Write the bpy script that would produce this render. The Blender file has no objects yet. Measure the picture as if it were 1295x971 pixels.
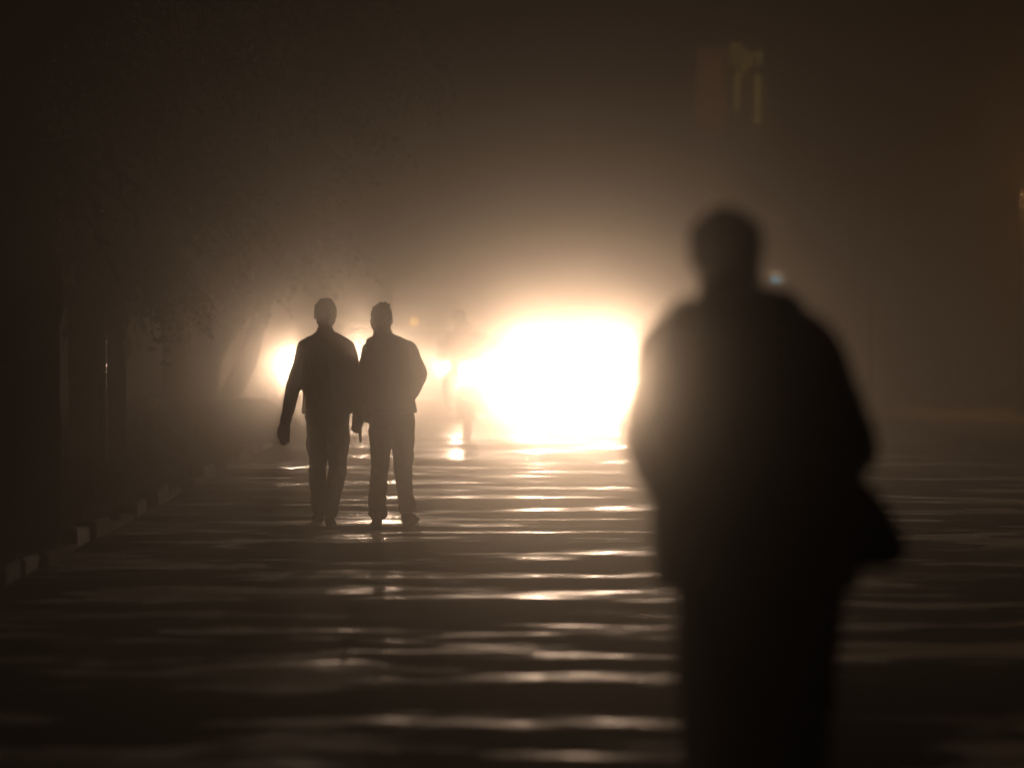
import bpy, math, random
import numpy as np
from mathutils import Vector, Matrix, noise

random.seed(7)
rng = np.random.default_rng(7)
SC = bpy.context.scene
COL = SC.collection
R = math.radians

# ------------------------------------------------------------------ camera
CAM_H = 1.55
F_PX = 5000.0            # focal length in photo pixels (photo 1295 wide)
HORIZON = 400.0          # photo row of the horizon
cam_d = bpy.data.cameras.new('camera')
cam = bpy.data.objects.new('camera', cam_d)
COL.objects.link(cam)
cam_d.sensor_width = 36.0
cam_d.lens = F_PX / 1295.0 * 36.0
cam_d.clip_end = 2000
cam_d.clip_start = 0.1
cam.location = (0, 0, CAM_H)
cam.rotation_euler = (R(90) - math.atan((485.5 - HORIZON) / F_PX), 0, 0)
cam_d.dof.use_dof = True
cam_d.dof.focus_distance = 30.5
cam_d.dof.aperture_fstop = 1.7
SC.camera = cam

# ------------------------------------------------------------------ night sky, exposure
w = bpy.data.worlds.new('World'); SC.world = w; w.use_nodes = True
nt = w.node_tree
sky = nt.nodes.new('ShaderNodeTexSky'); sky.sky_type = 'NISHITA'; sky.sun_disc = False
sky.sun_elevation = R(-8); sky.sun_rotation = R(180)
nt.links.new(sky.outputs[0], nt.nodes['Background'].inputs[0])
nt.nodes['Background'].inputs[1].default_value = 0.05
SC.view_settings.view_transform = 'Standard'
SC.view_settings.look = 'None'
SC.view_settings.exposure = 0.0
SC.view_settings.gamma = 1.0
SC.render.engine = 'CYCLES'
cy = SC.cycles
cy.use_denoising = True
cy.denoising_input_passes = 'RGB_ALBEDO_NORMAL'
try: cy.denoiser = 'OPENIMAGEDENOISE'
except Exception: pass
cy.max_bounces = 6; cy.volume_bounces = 0; cy.diffuse_bounces = 2
cy.glossy_bounces = 3; cy.transparent_max_bounces = 12
cy.use_light_tree = False
cy.sample_clamp_indirect = 4.0

LAMP = (1.0, 0.70, 0.48)   # tungsten headlamps
P_CAR = 3800.0   
FOG_DENSITY = 0.009
DUST_DENSITY = 0.028   
DUST_G = 0.28
FOG_G = 0.990   
BEAM = 11.0   # beam height, degrees
BEAM_WIDE = 2.0   
TILT = 0.8   
P_SODIUM = 450.0   

# ------------------------------------------------------------------ helpers
def gx(px, d): return (px - 647.5) / F_PX * d
def gz(py, d): return CAM_H + (HORIZON - py) / F_PX * d
def gd(py): return CAM_H * F_PX / (py - HORIZON)

def tag(o, label, cat, group=None):
    o['label'] = label; o['category'] = cat
    if group: o['group'] = group
    return o
def empty(name, loc=(0, 0, 0), rz=0.0):
    o = bpy.data.objects.new(name, None); COL.objects.link(o)
    o.empty_display_size = 0.2
    o.location = loc; o.rotation_euler = (0, 0, rz)
    return o

class MB:
    """collects closed shapes and links them as one mesh object"""
    def __init__(s): s.v = []; s.f = []; s.n = 0
    def add(s, vs, fs):
        vs = np.asarray(vs, float).reshape(-1, 3)
        s.v.append(vs); s.f += [tuple(i + s.n for i in f) for f in fs]; s.n += len(vs)
        return s
    def loft(s, rings, cap=True, closed=True):
        """rings: list of (n,3) arrays"""
        n = len(rings[0]); vs = np.concatenate([np.asarray(r, float) for r in rings]); fs = []
        for k in range(len(rings) - 1):
            for i in range(n if closed else n - 1):
                j = (i + 1) % n
                fs.append((k*n+i, k*n+j, (k+1)*n+j, (k+1)*n+i))
        if cap:
            fs.append(tuple(range(n))[::-1]); fs.append(tuple((len(rings)-1)*n + i for i in range(n)))
        return s.add(vs, fs)
    def tube(s, pts, rad, n=10, flat=1.0, cap=True):
        """round tube through points, a radius per point; flat squashes it in world Y"""
        pts = [Vector(p) for p in pts]
        if not hasattr(rad, '__len__'): rad = [rad] * len(pts)
        rings = []
        t0 = (pts[1] - pts[0]).normalized()
        u = t0.cross(Vector((0, 1, 0)))
        if u.length < 0.05: u = t0.cross(Vector((1, 0, 0)))
        u.normalize()
        for k, p in enumerate(pts):
            a = pts[max(0, k-1)]; b = pts[min(len(pts)-1, k+1)]
            t = (b - a).normalized()
            u = (u - t * u.dot(t)).normalized(); v = t.cross(u)
            ring = []
            for i in range(n):
                an = 2*math.pi*i/n
                off = u*math.cos(an)*rad[k] + v*math.sin(an)*rad[k]
                off.y *= flat
                ring.append(p + off)
            rings.append(np.array([list(q) for q in ring]))
        return s.loft(rings, cap)
    def capsule(s, a, b, ra, rb, n=12, flat=1.0):
        a = Vector(a); b = Vector(b); t = (b - a)
        L = max(t.length, 1e-5); t = t / L
        pts = []; rad = []
        for q in (0.98, 0.8, 0.45): pts.append(a - t*ra*q); rad.append(ra*math.sqrt(1-q*q))
        pts.append(a); rad.append(ra); pts.append((a+b)/2); rad.append((ra+rb)/2); pts.append(b); rad.append(rb)
        for q in (0.45, 0.8, 0.98): pts.append(b + t*rb*q); rad.append(rb*math.sqrt(1-q*q))
        return s.tube(pts, rad, n, flat)
    def ball(s, c, r, n=14, m=9):
        c = np.array(c, float); r = np.array(r if hasattr(r, '__len__') else (r, r, r), float)
        rings = []
        for k in range(m):
            th = math.pi * (k + 0.25) / (m - 0.5)
            z = math.cos(th); q = math.sin(th)
            rings.append(np.array([c + r*np.array((q*math.cos(2*math.pi*i/n), q*math.sin(2*math.pi*i/n), z)) for i in range(n)]))
        return s.loft(rings)
    def box(s, lo, hi, bev=0.0):
        (x0, y0, z0), (x1, y1, z1) = lo, hi
        if bev <= 0:
            vs = [(x, y, z) for z in (z0, z1) for y in (y0, y1) for x in (x0, x1)]
            return s.add(vs, [(0,2,3,1),(4,5,7,6),(0,1,5,4),(2,6,7,3),(0,4,6,2),(1,3,7,5)])
        b = bev; rings = []
        def ring(ix, z):
            return np.array([(x0+ix+b,y0+ix,z),(x1-ix-b,y0+ix,z),(x1-ix,y0+ix+b,z),(x1-ix,y1-ix-b,z),
                             (x1-ix-b,y1-ix,z),(x0+ix+b,y1-ix,z),(x0+ix,y1-ix-b,z),(x0+ix,y0+ix+b,z)])
        return s.loft([ring(b, z0), ring(0, z0+b), ring(0, z1-b), ring(b, z1)])
    def lathe_x(s, c, prof, n=28):
        """profile of (x offset, radius) spun about a line through c parallel to X"""
        c = np.array(c, float)
        rings = [np.array([c + np.array((x, r*math.cos(2*math.pi*i/n), r*math.sin(2*math.pi*i/n))) for i in range(n)]) for x, r in prof]
        return s.loft(rings)
    def lathe_y(s, c, prof, n=20):
        c = np.array(c, float)
        rings = [np.array([c + np.array((r*math.cos(2*math.pi*i/n), y, r*math.sin(2*math.pi*i/n))) for i in range(n)]) for y, r in prof]
        return s.loft(rings)
    def lathe_z(s, c, prof, n=16):
        c = np.array(c, float)
        rings = [np.array([c + np.array((r*math.cos(2*math.pi*i/n), r*math.sin(2*math.pi*i/n), z)) for i in range(n)]) for z, r in prof]
        return s.loft(rings)
    def mesh(s, name):
        me = bpy.data.meshes.new(name)
        me.from_pydata(np.concatenate(s.v).tolist(), [], s.f); me.validate(); me.update()
        return me
    def build(s, name, mat, parent=None, smooth=True, fix=True):
        me = s.mesh(name)
        if fix:
            import bmesh
            bm = bmesh.new(); bm.from_mesh(me); bmesh.ops.recalc_face_normals(bm, faces=bm.faces); bm.to_mesh(me); bm.free()
        if smooth:
            me.polygons.foreach_set('use_smooth', [True]*len(me.polygons))
            try: me.set_sharp_from_angle(angle=R(45))
            except Exception: pass
        me.materials.append(mat)
        o = bpy.data.objects.new(name, me); COL.objects.link(o)
        if parent: o.parent = parent
        return o

def remeshed(mb, name, mat, parent, voxel, smooth_it=4, folds=None):
    """unite all closed shapes of mb into ONE continuous surface, smooth it, add cloth folds"""
    me = mb.mesh(name)
    import bmesh
    bm = bmesh.new(); bm.from_mesh(me); bmesh.ops.recalc_face_normals(bm, faces=bm.faces); bm.to_mesh(me); bm.free()
    o = bpy.data.objects.new(name, me); COL.objects.link(o)
    m = o.modifiers.new('r', 'REMESH'); m.mode = 'VOXEL'; m.voxel_size = voxel
    if smooth_it:
        m2 = o.modifiers.new('s', 'SMOOTH'); m2.factor = 0.5; m2.iterations = smooth_it
    dg = bpy.context.evaluated_depsgraph_get(); dg.update()
    me2 = bpy.data.meshes.new_from_object(o.evaluated_get(dg))
    o.modifiers.clear(); o.data = me2; bpy.data.meshes.remove(me)
    me2.name = name
    if folds:
        amp, fx, fz, seed = folds
        nv = len(me2.vertices)
        co = np.empty(nv*3); me2.vertices.foreach_get('co', co); co = co.reshape(-1, 3)
        no = np.empty(nv*3); me2.vertices.foreach_get('normal', no); no = no.reshape(-1, 3)
        d = np.empty(nv)
        for i in range(nv):
            p = co[i]
            q = Vector((p[0]*fx+seed, p[1]*fx, p[2]*fz + p[0]*fx*0.5))
            d[i] = noise.noise(q) + 0.45*noise.noise(q*2.3) - 0.35*abs(noise.noise(q*1.4 + Vector((3, 9, 2))))
        co += no * (d*amp)[:, None]
        me2.vertices.foreach_set('co', co.ravel()); me2.update()
    me2.polygons.foreach_set('use_smooth', [True]*len(me2.polygons))
    me2.materials.clear(); me2.materials.append(mat)
    if parent: o.parent = parent
    return o

# ------------------------------------------------------------------ materials
def mat(name, col, rough=0.7, metal=0.0, var=0.25, scale=6.0, bump=0.0, bscale=40.0, coat=0.0, spec=0.5):
    m = bpy.data.materials.new(name); m.use_nodes = True
    n = m.node_tree.nodes; l = m.node_tree.links; b = n['Principled BSDF']
    b.inputs['Roughness'].default_value = rough; b.inputs['Metallic'].default_value = metal
    b.inputs['Coat Weight'].default_value = coat; b.inputs['Specular IOR Level'].default_value = spec
    tc = n.new('ShaderNodeTexCoord'); tx = n.new('ShaderNodeTexNoise')
    tx.inputs['Scale'].default_value = scale; tx.inputs['Detail'].default_value = 5
    l.new(tc.outputs['Object'], tx.inputs['Vector'])
    rp = n.new('ShaderNodeValToRGB')
    rp.color_ramp.elements[0].position = 0.3; rp.color_ramp.elements[1].position = 0.7
    rp.color_ramp.elements[0].color = tuple(c*(1-var) for c in col) + (1,)
    rp.color_ramp.elements[1].color = tuple(min(1, c*(1+var)) for c in col) + (1,)
    l.new(tx.outputs['Fac'], rp.inputs[0]); l.new(rp.outputs[0], b.inputs['Base Color'])
    if bump > 0:
        t2 = n.new('ShaderNodeTexNoise'); t2.inputs['Scale'].default_value = bscale; t2.inputs['Detail'].default_value = 4
        l.new(tc.outputs['Object'], t2.inputs['Vector'])
        bp = n.new('ShaderNodeBump'); bp.inputs['Strength'].default_value = bump; bp.inputs['Distance'].default_value = 0.02
        l.new(t2.outputs['Fac'], bp.inputs['Height']); l.new(bp.outputs[0], b.inputs['Normal'])
    return m
def emat(name, col, strength):
    m = bpy.data.materials.new(name); m.use_nodes = True
    b = m.node_tree.nodes['Principled BSDF']
    b.inputs['Base Color'].default_value = (0.6, 0.6, 0.6, 1)
    b.inputs['Emission Color'].default_value = col + (1,); b.inputs['Emission Strength'].default_value = strength
    return m
def glass(name, tint=(0.75, 0.8, 0.78)):
    m = bpy.data.materials.new(name); m.use_nodes = True
    n = m.node_tree.nodes; l = m.node_tree.links
    n.remove(n['Principled BSDF'])
    t = n.new('ShaderNodeBsdfTransparent'); t.inputs[0].default_value = tint + (1,)
    g = n.new('ShaderNodeBsdfGlossy'); g.inputs['Roughness'].default_value = 0.05
    fr = n.new('ShaderNodeFresnel'); mx = n.new('ShaderNodeMixShader')
    l.new(fr.outputs[0], mx.inputs[0]); l.new(t.outputs[0], mx.inputs[1]); l.new(g.outputs[0], mx.inputs[2])
    l.new(mx.outputs[0], n['Material Output'].inputs[0])
    return m

M = {
 'skin': mat('skin', (0.16, 0.10, 0.07), 0.55),
 'hair': mat('hair', (0.026, 0.024, 0.022), 0.5, var=.1),
 'jacket': mat('jacket', (0.028, 0.025, 0.023), 0.85, var=.1),
 'shirt': mat('shirt', (0.028, 0.025, 0.023), 0.85, var=.1),
 'coat': mat('coat', (0.028, 0.025, 0.023), 0.85, var=.1),
 'trousers': mat('trousers', (0.028, 0.025, 0.023), 0.85, var=.1),
 'shoe': mat('shoe', (0.026, 0.023, 0.02), 0.6, var=.1),
 'bark': mat('bark', (0.060, 0.047, 0.036), 0.9, var=0.3, scale=5, bump=1.0, bscale=9),
 'leaf': mat('leaf', (0.05, 0.075, 0.025), 0.55, var=0.45, scale=1.5),
 'concrete': mat('concrete', (0.28, 0.26, 0.23), 0.85, var=0.3, scale=3, bump=0.5, bscale=12),
 'paint_white': mat('paint_white', (0.2, 0.18, 0.15), 0.7, var=0.35, scale=7, bump=0.3, bscale=20),
 'paint_dark': mat('paint_dark', (0.06, 0.055, 0.05), 0.75, var=0.4, scale=7, bump=0.3, bscale=20),
 'kerb_grey': mat('kerb_grey', (0.045, 0.040, 0.034), 0.85, var=0.35, scale=5, bump=0.5, bscale=14),
 'steel': mat('steel', (0.45, 0.44, 0.42), 0.22, 1.0, var=0.2),
 'dull_steel': mat('dull_steel', (0.16, 0.15, 0.14), 0.4, 0.9, var=0.3),
 'rubber': mat('rubber', (0.02, 0.02, 0.02), 0.8),
 'black_plastic': mat('black_plastic', (0.02, 0.02, 0.021), 0.45),
 'chrome': mat('chrome', (0.6, 0.6, 0.6), 0.12, 1.0, var=0.05),
 'car_silver': mat('car_silver', (0.42, 0.42, 0.41), 0.35, 0.6, var=0.05, coat=0.8),
 'car_white': mat('car_white', (0.62, 0.6, 0.55), 0.4, 0.0, var=0.06, coat=0.8),
 'car_yellow': mat('car_yellow', (0.55, 0.36, 0.05), 0.4, 0.0, var=0.06, coat=0.8),
 'car_blue': mat('car_blue', (0.05, 0.07, 0.14), 0.35, 0.2, var=0.06, coat=0.8),
 'bike_red': mat('bike_red', (0.25, 0.02, 0.015), 0.3, 0.0, var=0.06, coat=1.0),
 'glass': glass('glass'),
 'lens': emat('lens', (1.0, 0.86, 0.68), 14.0),
 'beacon': emat('beacon', (1.0, 0.45, 0.06), 7.0),
 'plaster': mat('plaster', (0.3, 0.26, 0.2), 0.9, var=0.25, scale=1.2, bump=0.3, bscale=10),
 'shutter': mat('shutter', (0.2, 0.19, 0.17), 0.5, 0.5, var=0.25),
 'wood': mat('wood', (0.11, 0.06, 0.035), 0.7, var=0.3),
 'sign_red': mat('sign_red', (0.42, 0.12, 0.07), 0.6, var=0.3, scale=2),
 'sign_yellow': mat('sign_yellow', (0.6, 0.45, 0.1), 0.6, var=0.25, scale=2),
 'sign_red_lit': mat('sign_red_lit', (0.42, 0.12, 0.07), 0.6, var=0.3, scale=2),
 'sign_yellow_lit': mat('sign_yellow_lit', (0.6, 0.45, 0.1), 0.6, var=0.25, scale=2),
 'sign_dark': mat('sign_dark', (0.08, 0.07, 0.05), 0.6),
 'dirt': mat('dirt', (0.075, 0.058, 0.042), 0.95, var=0.35, scale=1.5, bump=1.0, bscale=14),
 'bag': mat('bag', (0.026, 0.023, 0.021), 0.7, var=.1),
 'plastic_pale': mat('plastic_pale', (0.7, 0.66, 0.5), 0.35, var=0.15, scale=8),
 'cable': mat('cable', (0.015, 0.014, 0.013), 0.6),
 'wet_stone': mat('wet_stone', (0.06, 0.055, 0.05), 0.15, var=0.2, scale=20),
 'stone': mat('stone', (0.3, 0.27, 0.23), 0.5, var=0.3, scale=20, bump=0.5),
}

def spot(parent, loc, power, size, blend, tilt=0.0, yaw=0.0, rad=0.08, col=LAMP, name='headlamp_light', wide=BEAM_WIDE):
    l = bpy.data.lights.new(name, 'SPOT'); l.energy = power; l.color = col
    l.spot_size = R(size); l.spot_blend = blend; l.shadow_soft_size = rad
    o = bpy.data.objects.new(name, l); COL.objects.link(o)
    o.parent = parent; o.location = loc
    o.rotation_euler = (R(-90 + tilt), 0, R(yaw))      # shines along local -Y
    o.scale = (wide, 1, 1)                             # dipped beams are wider than high
    return o

#== SETTING ==
def value_noise(x, y, cell, seed):
    g = np.random.default_rng(seed).random((256, 256))*2 - 1
    u = x/cell + 1000; v = y/cell + 1000
    i = np.floor(u).astype(int); j = np.floor(v).astype(int)
    a = u - i; b = v - j; a = a*a*a*(a*(a*6-15)+10); b = b*b*b*(b*(b*6-15)+10)
    q = lambda p, r: g[p % 256, r % 256]
    return (q(i,j)*(1-a)+q(i+1,j)*a)*(1-b) + (q(i,j+1)*(1-a)+q(i+1,j+1)*a)*b

WET = (0.39, 0.505)          # noise levels between wet and dry asphalt
KL, KR = -2.9, 5.4            # road edges
def road_height(x, y):
    # low swells and ripples left by resurfacing, longer across the road than along it
    w_ = 0.45*value_noise(x, y, 1.3, 41)                      # the ripples wander and break
    m = np.clip(0.75 + 0.75*value_noise(x*0.7, y*0.5, 1.5, 43), .1, 1.6)   # rough patches and smoother ones
    h = 0.0052*value_noise(x*0.42, y+w_, 0.95, 13) + 0.0040*m*value_noise(x*0.38+5, y+w_, 0.5, 64)
    h = h + 0.0024*m*value_noise(x*0.45+9, y+w_, 0.25, 65) + 0.0010*m*value_noise(x*0.6, y, 0.13, 6)
    return h

def grid_obj(name, xs, ys, zf, m):
    X, Y = np.meshgrid(xs, ys); Z = zf(X, Y)
    nx, ny = len(xs), len(ys)
    V = np.stack([X.ravel(), Y.ravel(), Z.ravel()], 1)
    i = np.arange(nx-1)[None, :] + nx*np.arange(ny-1)[:, None]
    F = np.stack([i, i+1, i+1+nx, i+nx], -1).reshape(-1, 4)
    me = bpy.data.meshes.new(name)
    me.vertices.add(len(V)); me.vertices.foreach_set('co', V.ravel())
    me.loops.add(len(F)*4); me.loops.foreach_set('vertex_index', F.ravel())
    me.polygons.add(len(F)); me.polygons.foreach_set('loop_start', np.arange(len(F))*4)
    me.polygons.foreach_set('use_smooth', np.ones(len(F), bool))
    me.update(); me.validate()
    me.materials.append(m)
    o = bpy.data.objects.new(name, me); COL.objects.link(o)
    return o

def wet_asphalt():
    m = bpy.data.materials.new('wet_asphalt'); m.use_nodes = True
    n = m.node_tree.nodes; l = m.node_tree.links; b = n['Principled BSDF']
    tc = n.new('ShaderNodeTexCoord')
    mp = n.new('ShaderNodeMapping'); mp.inputs['Scale'].default_value = (0.85, 1.5, 1.0); mp.inputs['Location'].default_value = (3.3, 11.4, 0)
    l.new(tc.outputs['Object'], mp.inputs[0])
    a = n.new('ShaderNodeTexNoise'); a.inputs['Scale'].default_value = 0.55; a.inputs['Detail'].default_value = 6
    a.inputs['Roughness'].default_value = 0.66
    l.new(mp.outputs[0], a.inputs['Vector'])
    r = n.new('ShaderNodeMapRange'); r.inputs[1].default_value = WET[0]; r.inputs[2].default_value = WET[1]
    r.inputs[3].default_value = 0.26; r.inputs[4].default_value = 0.9       # damp streaks on drier asphalt
    l.new(a.outputs['Fac'], r.inputs[0]); l.new(r.outputs[0], b.inputs['Roughness'])
    c = n.new('ShaderNodeValToRGB')
    c.color_ramp.elements[0].color = (0.02, 0.018, 0.016, 1); c.color_ramp.elements[1].color = (0.042, 0.037, 0.032, 1)
    l.new(a.outputs['Fac'], c.inputs[0]); l.new(c.outputs[0], b.inputs['Base Color'])
    g = n.new('ShaderNodeTexNoise'); g.inputs['Scale'].default_value = 60; g.inputs['Detail'].default_value = 3
    l.new(tc.outputs['Object'], g.inputs['Vector'])
    bp = n.new('ShaderNodeBump'); bp.inputs['Strength'].default_value = 0.2; bp.inputs['Distance'].default_value = 0.003
    l.new(g.outputs['Fac'], bp.inputs['Height'])
    l.new(bp.outputs[0], b.inputs['Normal'])
    # texture worn along the driving direction spreads the shine sideways
    tv = n.new('ShaderNodeCombineXYZ'); tv.inputs[0].default_value = 1.0
    l.new(tv.outputs[0], b.inputs['Tangent']); b.inputs['Anisotropic'].default_value = 0.6; 
    sp = n.new('ShaderNodeMapRange'); sp.inputs[1].default_value = 0.26; sp.inputs[2].default_value = 0.75
    sp.inputs[3].default_value = 0.4; sp.inputs[4].default_value = 0.0
    l.new(r.outputs[0], sp.inputs[0]); l.new(sp.outputs[0], b.inputs['Specular IOR Level'])
    return m

gr = grid_obj('ground', np.linspace(-150, 150, 61), np.linspace(-15, 400, 84),
              lambda x, y: -0.06 + 0*x, M['dirt']); gr['kind'] = 'structure'
rd = grid_obj('road', np.arange(KL, KR+0.01, 0.07), np.concatenate([np.arange(3, 75, 0.06), np.arange(75, 200, 0.5)]),
              road_height, wet_asphalt()); rd['kind'] = 'structure'

def verge_h(x, y):
    t = np.clip((KL - .15 - x)/.7, 0, 1)                       # a low earth bank behind the kerb
    return 0.10 + 0.15*t*t*(3-2*t) + t*(0.05*value_noise(x, y, 1.3, 11) + 0.025*value_noise(x, y, 0.4, 12))
vl = grid_obj('verge_left', np.arange(-14, -3.02, 0.16), np.arange(3, 140, 0.25), verge_h, M['dirt']); vl['kind'] = 'structure'
vr = grid_obj('pavement_right', np.arange(KR+0.17, 8.6, 0.2), np.arange(3, 200, 0.5),
              lambda x, y: 0.11 + 0.006*value_noise(x, y, 0.7, 13), M['concrete']); vr['kind'] = 'structure'

# kerbs: stones painted alternately pale and dark, each a piece of its own
def kerb_mesh(name, mt):
    me = MB().box((-0.07, 0, -0.1), (0.07, 0.94, 0.14), 0.02).mesh(name); me.materials.append(mt); return me
km = [kerb_mesh('kerb_pale', M['paint_white']), kerb_mesh('kerb_dark', M['kerb_grey'])]
for side, X in (('kerb_left', KL - 0.075), ('kerb_right', KR + 0.075)):
    k = empty(side, (X, 0, 0)); k['kind'] = 'structure'
    yy = 12.0 if X < 0 else 34.0; i = 0
    while yy < 110:
        if random.random() < (.07 if X < 0 else .05): yy += .97; i += 1; continue
        s = bpy.data.objects.new('kerb_stone', km[0 if X < 0 and min(abs(yy+.5-q) for q in (24.6, 27.4)) < .5 else 1]); COL.objects.link(s); s.parent = k
        s.location = (random.uniform(-0.04, 0.02), yy, random.uniform(-0.09, 0.0))
        s.rotation_euler = (random.uniform(-.04, .04), random.uniform(-.12, .12), random.uniform(-.04, .04))
        yy += 0.97; i += 1
#== END SETTING ==
#== TREES ==
def translucent(name, col, var=0.4, scale=2.0, tr=0.5, rough=0.5):
    m = mat(name, col, rough, var=var, scale=scale)
    n = m.node_tree.nodes; l = m.node_tree.links
    b = n['Principled BSDF']; src = b.inputs['Base Color'].links[0].from_socket
    t = n.new('ShaderNodeBsdfTranslucent'); l.new(src, t.inputs[0])
    mx = n.new('ShaderNodeMixShader'); mx.inputs[0].default_value = tr
    l.new(b.outputs[0], mx.inputs[1]); l.new(t.outputs[0], mx.inputs[2]); l.new(mx.outputs[0], n['Material Output'].inputs[0])
    return m
M['leaf'] = translucent('leaf', (0.06, 0.08, 0.025), 0.45, 1.5, 0.4)
M['plastic_film'] = translucent('plastic_film', (0.75, 0.68, 0.42), 0.2, 12.0, 0.6, 0.3)

def leaf_mesh(name, P, D, L, parent):
    """folded leaves at points P, pointing along D, lengths L: one crown mesh"""
    n = len(P)
    D = D/np.linalg.norm(D, axis=1)[:, None]
    q = rng.normal(size=(n, 3)); S = np.cross(D, q); S /= np.linalg.norm(S, axis=1)[:, None]
    N = np.cross(D, S)
    L = L[:, None]; wd = L*rng.uniform(0.22, 0.36, (n, 1))
    V = np.stack([P, P + D*L*.45 + S*wd + N*L*.08, P + D*L - N*L*.06, P + D*L*.45 - S*wd + N*L*.08], 1).reshape(-1, 3)
    i = np.arange(n)[:, None]*4
    F = np.concatenate([i + np.array([[0, 1, 2]]), i + np.array([[0, 2, 3]])], 0)
    me = bpy.data.meshes.new(name)
    me.vertices.add(len(V)); me.vertices.foreach_set('co', V.ravel())
    me.loops.add(len(F)*3); me.loops.foreach_set('vertex_index', F.ravel())
    me.polygons.add(len(F)); me.polygons.foreach_set('loop_start', np.arange(len(F))*3)
    me.update(); me.validate(); me.materials.append(M['leaf'])
    o = bpy.data.objects.new(name, me); COL.objects.link(o); o.parent = parent
    return o

def smooth_path(pts, k=5):
    pts = [np.array(p, float) for p in pts]; out = []
    for i in range(len(pts)-1):
        p0 = pts[max(0, i-1)]; p1 = pts[i]; p2 = pts[i+1]; p3 = pts[min(len(pts)-1, i+2)]
        for t in np.linspace(0, 1, k, endpoint=False):
            out.append(0.5*((2*p1)+(-p0+p2)*t+(2*p0-5*p1+4*p2-p3)*t*t+(-p0+3*p1-3*p2+p3)*t**3))
    out.append(pts[-1]); return out

def bark_tube(mb, pts, rads, seed, n=16, rough=0.12):
    """tapered, slightly lumpy limb"""
    P = smooth_path([list(p) + [r] for p, r in zip(pts, rads)], 6)
    xyz = [Vector(p[:3]) for p in P]; rr = [p[3] for p in P]
    u = None; rings = []
    for k, p in enumerate(xyz):
        t = (xyz[min(k+1, len(xyz)-1)] - xyz[max(0, k-1)]).normalized()
        if u is None:
            u = t.cross(Vector((0, 1, 0)))
            if u.length < .05: u = t.cross(Vector((1, 0, 0)))
        u = (u - t*u.dot(t)).normalized(); v = t.cross(u)
        ring = []
        for i in range(n):
            a = 2*math.pi*i/n
            d = u*math.cos(a) + v*math.sin(a)
            f = 1 + rough*noise.noise(d*1.6 + p*1.3 + Vector((seed, 0, 0))) + .5*rough*noise.noise(d*3 + p*4 + Vector((seed, 5, 0)))
            ring.append(list(p + d*rr[k]*f))
        rings.append(np.array(ring))
    mb.loft(rings)

def tree(label, d, trunk_px, rad_px, crown_px, ntwig, seed, leaf=0.08, flare=1.35):
    """trunk_px: photo points of the trunk axis at distance d; crown_px: (px, py, rx px, rz px, depth offset m, weight)"""
    base = Vector((gx(trunk_px[0][0], d), d, gz(trunk_px[0][1], d)))
    root = empty('tree', base); tag(root, label, 'tree', 'trees along the left verge')
    s = F_PX/d
    T = [Vector((gx(x, d), d, gz(y, d))) - base for x, y in trunk_px]
    r = [q/s for q in rad_px]
    T = [T[0] + Vector((0, 0, -.15))] + T; r = [r[0]*flare] + r
    mb = MB(); bark_tube(mb, T, r, seed)
    top = T[-1]; rs = random.Random(seed)
    P = []; D = []; L = []
    tw = MB()
    tot = sum(c[5] for c in crown_px)
    for (cx, cyy, rx, rz, dy, wt) in crown_px:
        c = Vector((gx(cx, d), d + dy, gz(cyy, d))) - base
        rx /= s; rz /= s; ry = max(rx, rz)*0.9
        # limb from the trunk top, then secondary limbs
        mid = top.lerp(c, .5) + Vector((rs.uniform(-.2, .2), rs.uniform(-.2, .2), .25))
        bark_tube(mb, [top*.98, mid, c], [r[-1]*.75, r[-1]*.5, r[-1]*.25], seed+cx, 8)
        ends = [c]
        for k in range(5):
            e = c + Vector((rs.gauss(0, .5)*rx, rs.gauss(0, .5)*ry, rs.gauss(0, .45)*rz))
            bark_tube(mb, [c.lerp(mid, .3), c.lerp(e, .5) + Vector((0, 0, .08)), e], [r[-1]*.28, r[-1]*.18, .012], seed+k, 6)
            ends.append(e)
        cl = []
        while len(cl) < 11:                                       # leaf clumps with gaps between them
            q = Vector((rs.uniform(-1, 1), rs.uniform(-1, 1), rs.uniform(-1, 1)))
            if q.length < 1: cl.append(q)
        for k in range(int(ntwig*wt/tot)):
            q = rs.choice(cl); q = q + Vector((rs.gauss(0, .17), rs.gauss(0, .2), rs.gauss(0, .15)))
            a = c + Vector((q.x*rx, q.y*ry, q.z*rz))
            out = Vector((q.x, q.y*.6, 0)) * rs.uniform(.1, .5) + Vector((rs.gauss(0, .12), rs.gauss(0, .12), rs.uniform(-.1, .25)))
            ln = rs.uniform(.35, .95)
            pts = [a]
            dirv = out.normalized() if out.length > 1e-3 else Vector((1, 0, 0))
            for j in range(4):
                dirv = (dirv + Vector((rs.gauss(0, .25), rs.gauss(0, .25), -.42))).normalized()
                pts.append(pts[-1] + dirv*ln/4)
            tw.tube(pts, [.012, .010, .008, .006, .003], 3)
            for j in range(rs.randint(9, 17)):
                t = rs.uniform(.15, 1)*4; i0 = min(3, int(t)); p = pts[i0].lerp(pts[i0+1], t-i0)
                P.append(list(p)); D.append([rs.gauss(0, .6), rs.gauss(0, .6), rs.gauss(-.45, .5)]); L.append(leaf*rs.uniform(.6, 1.35))
    tr = mb.build('trunk', M['bark'], root)
    cr = leaf_mesh('crown', np.array(P), np.array(D), np.array(L), root)
    t = tw.build('twigs', M['bark'], cr, fix=False); t['kind'] = 'stuff'
    return root

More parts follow.
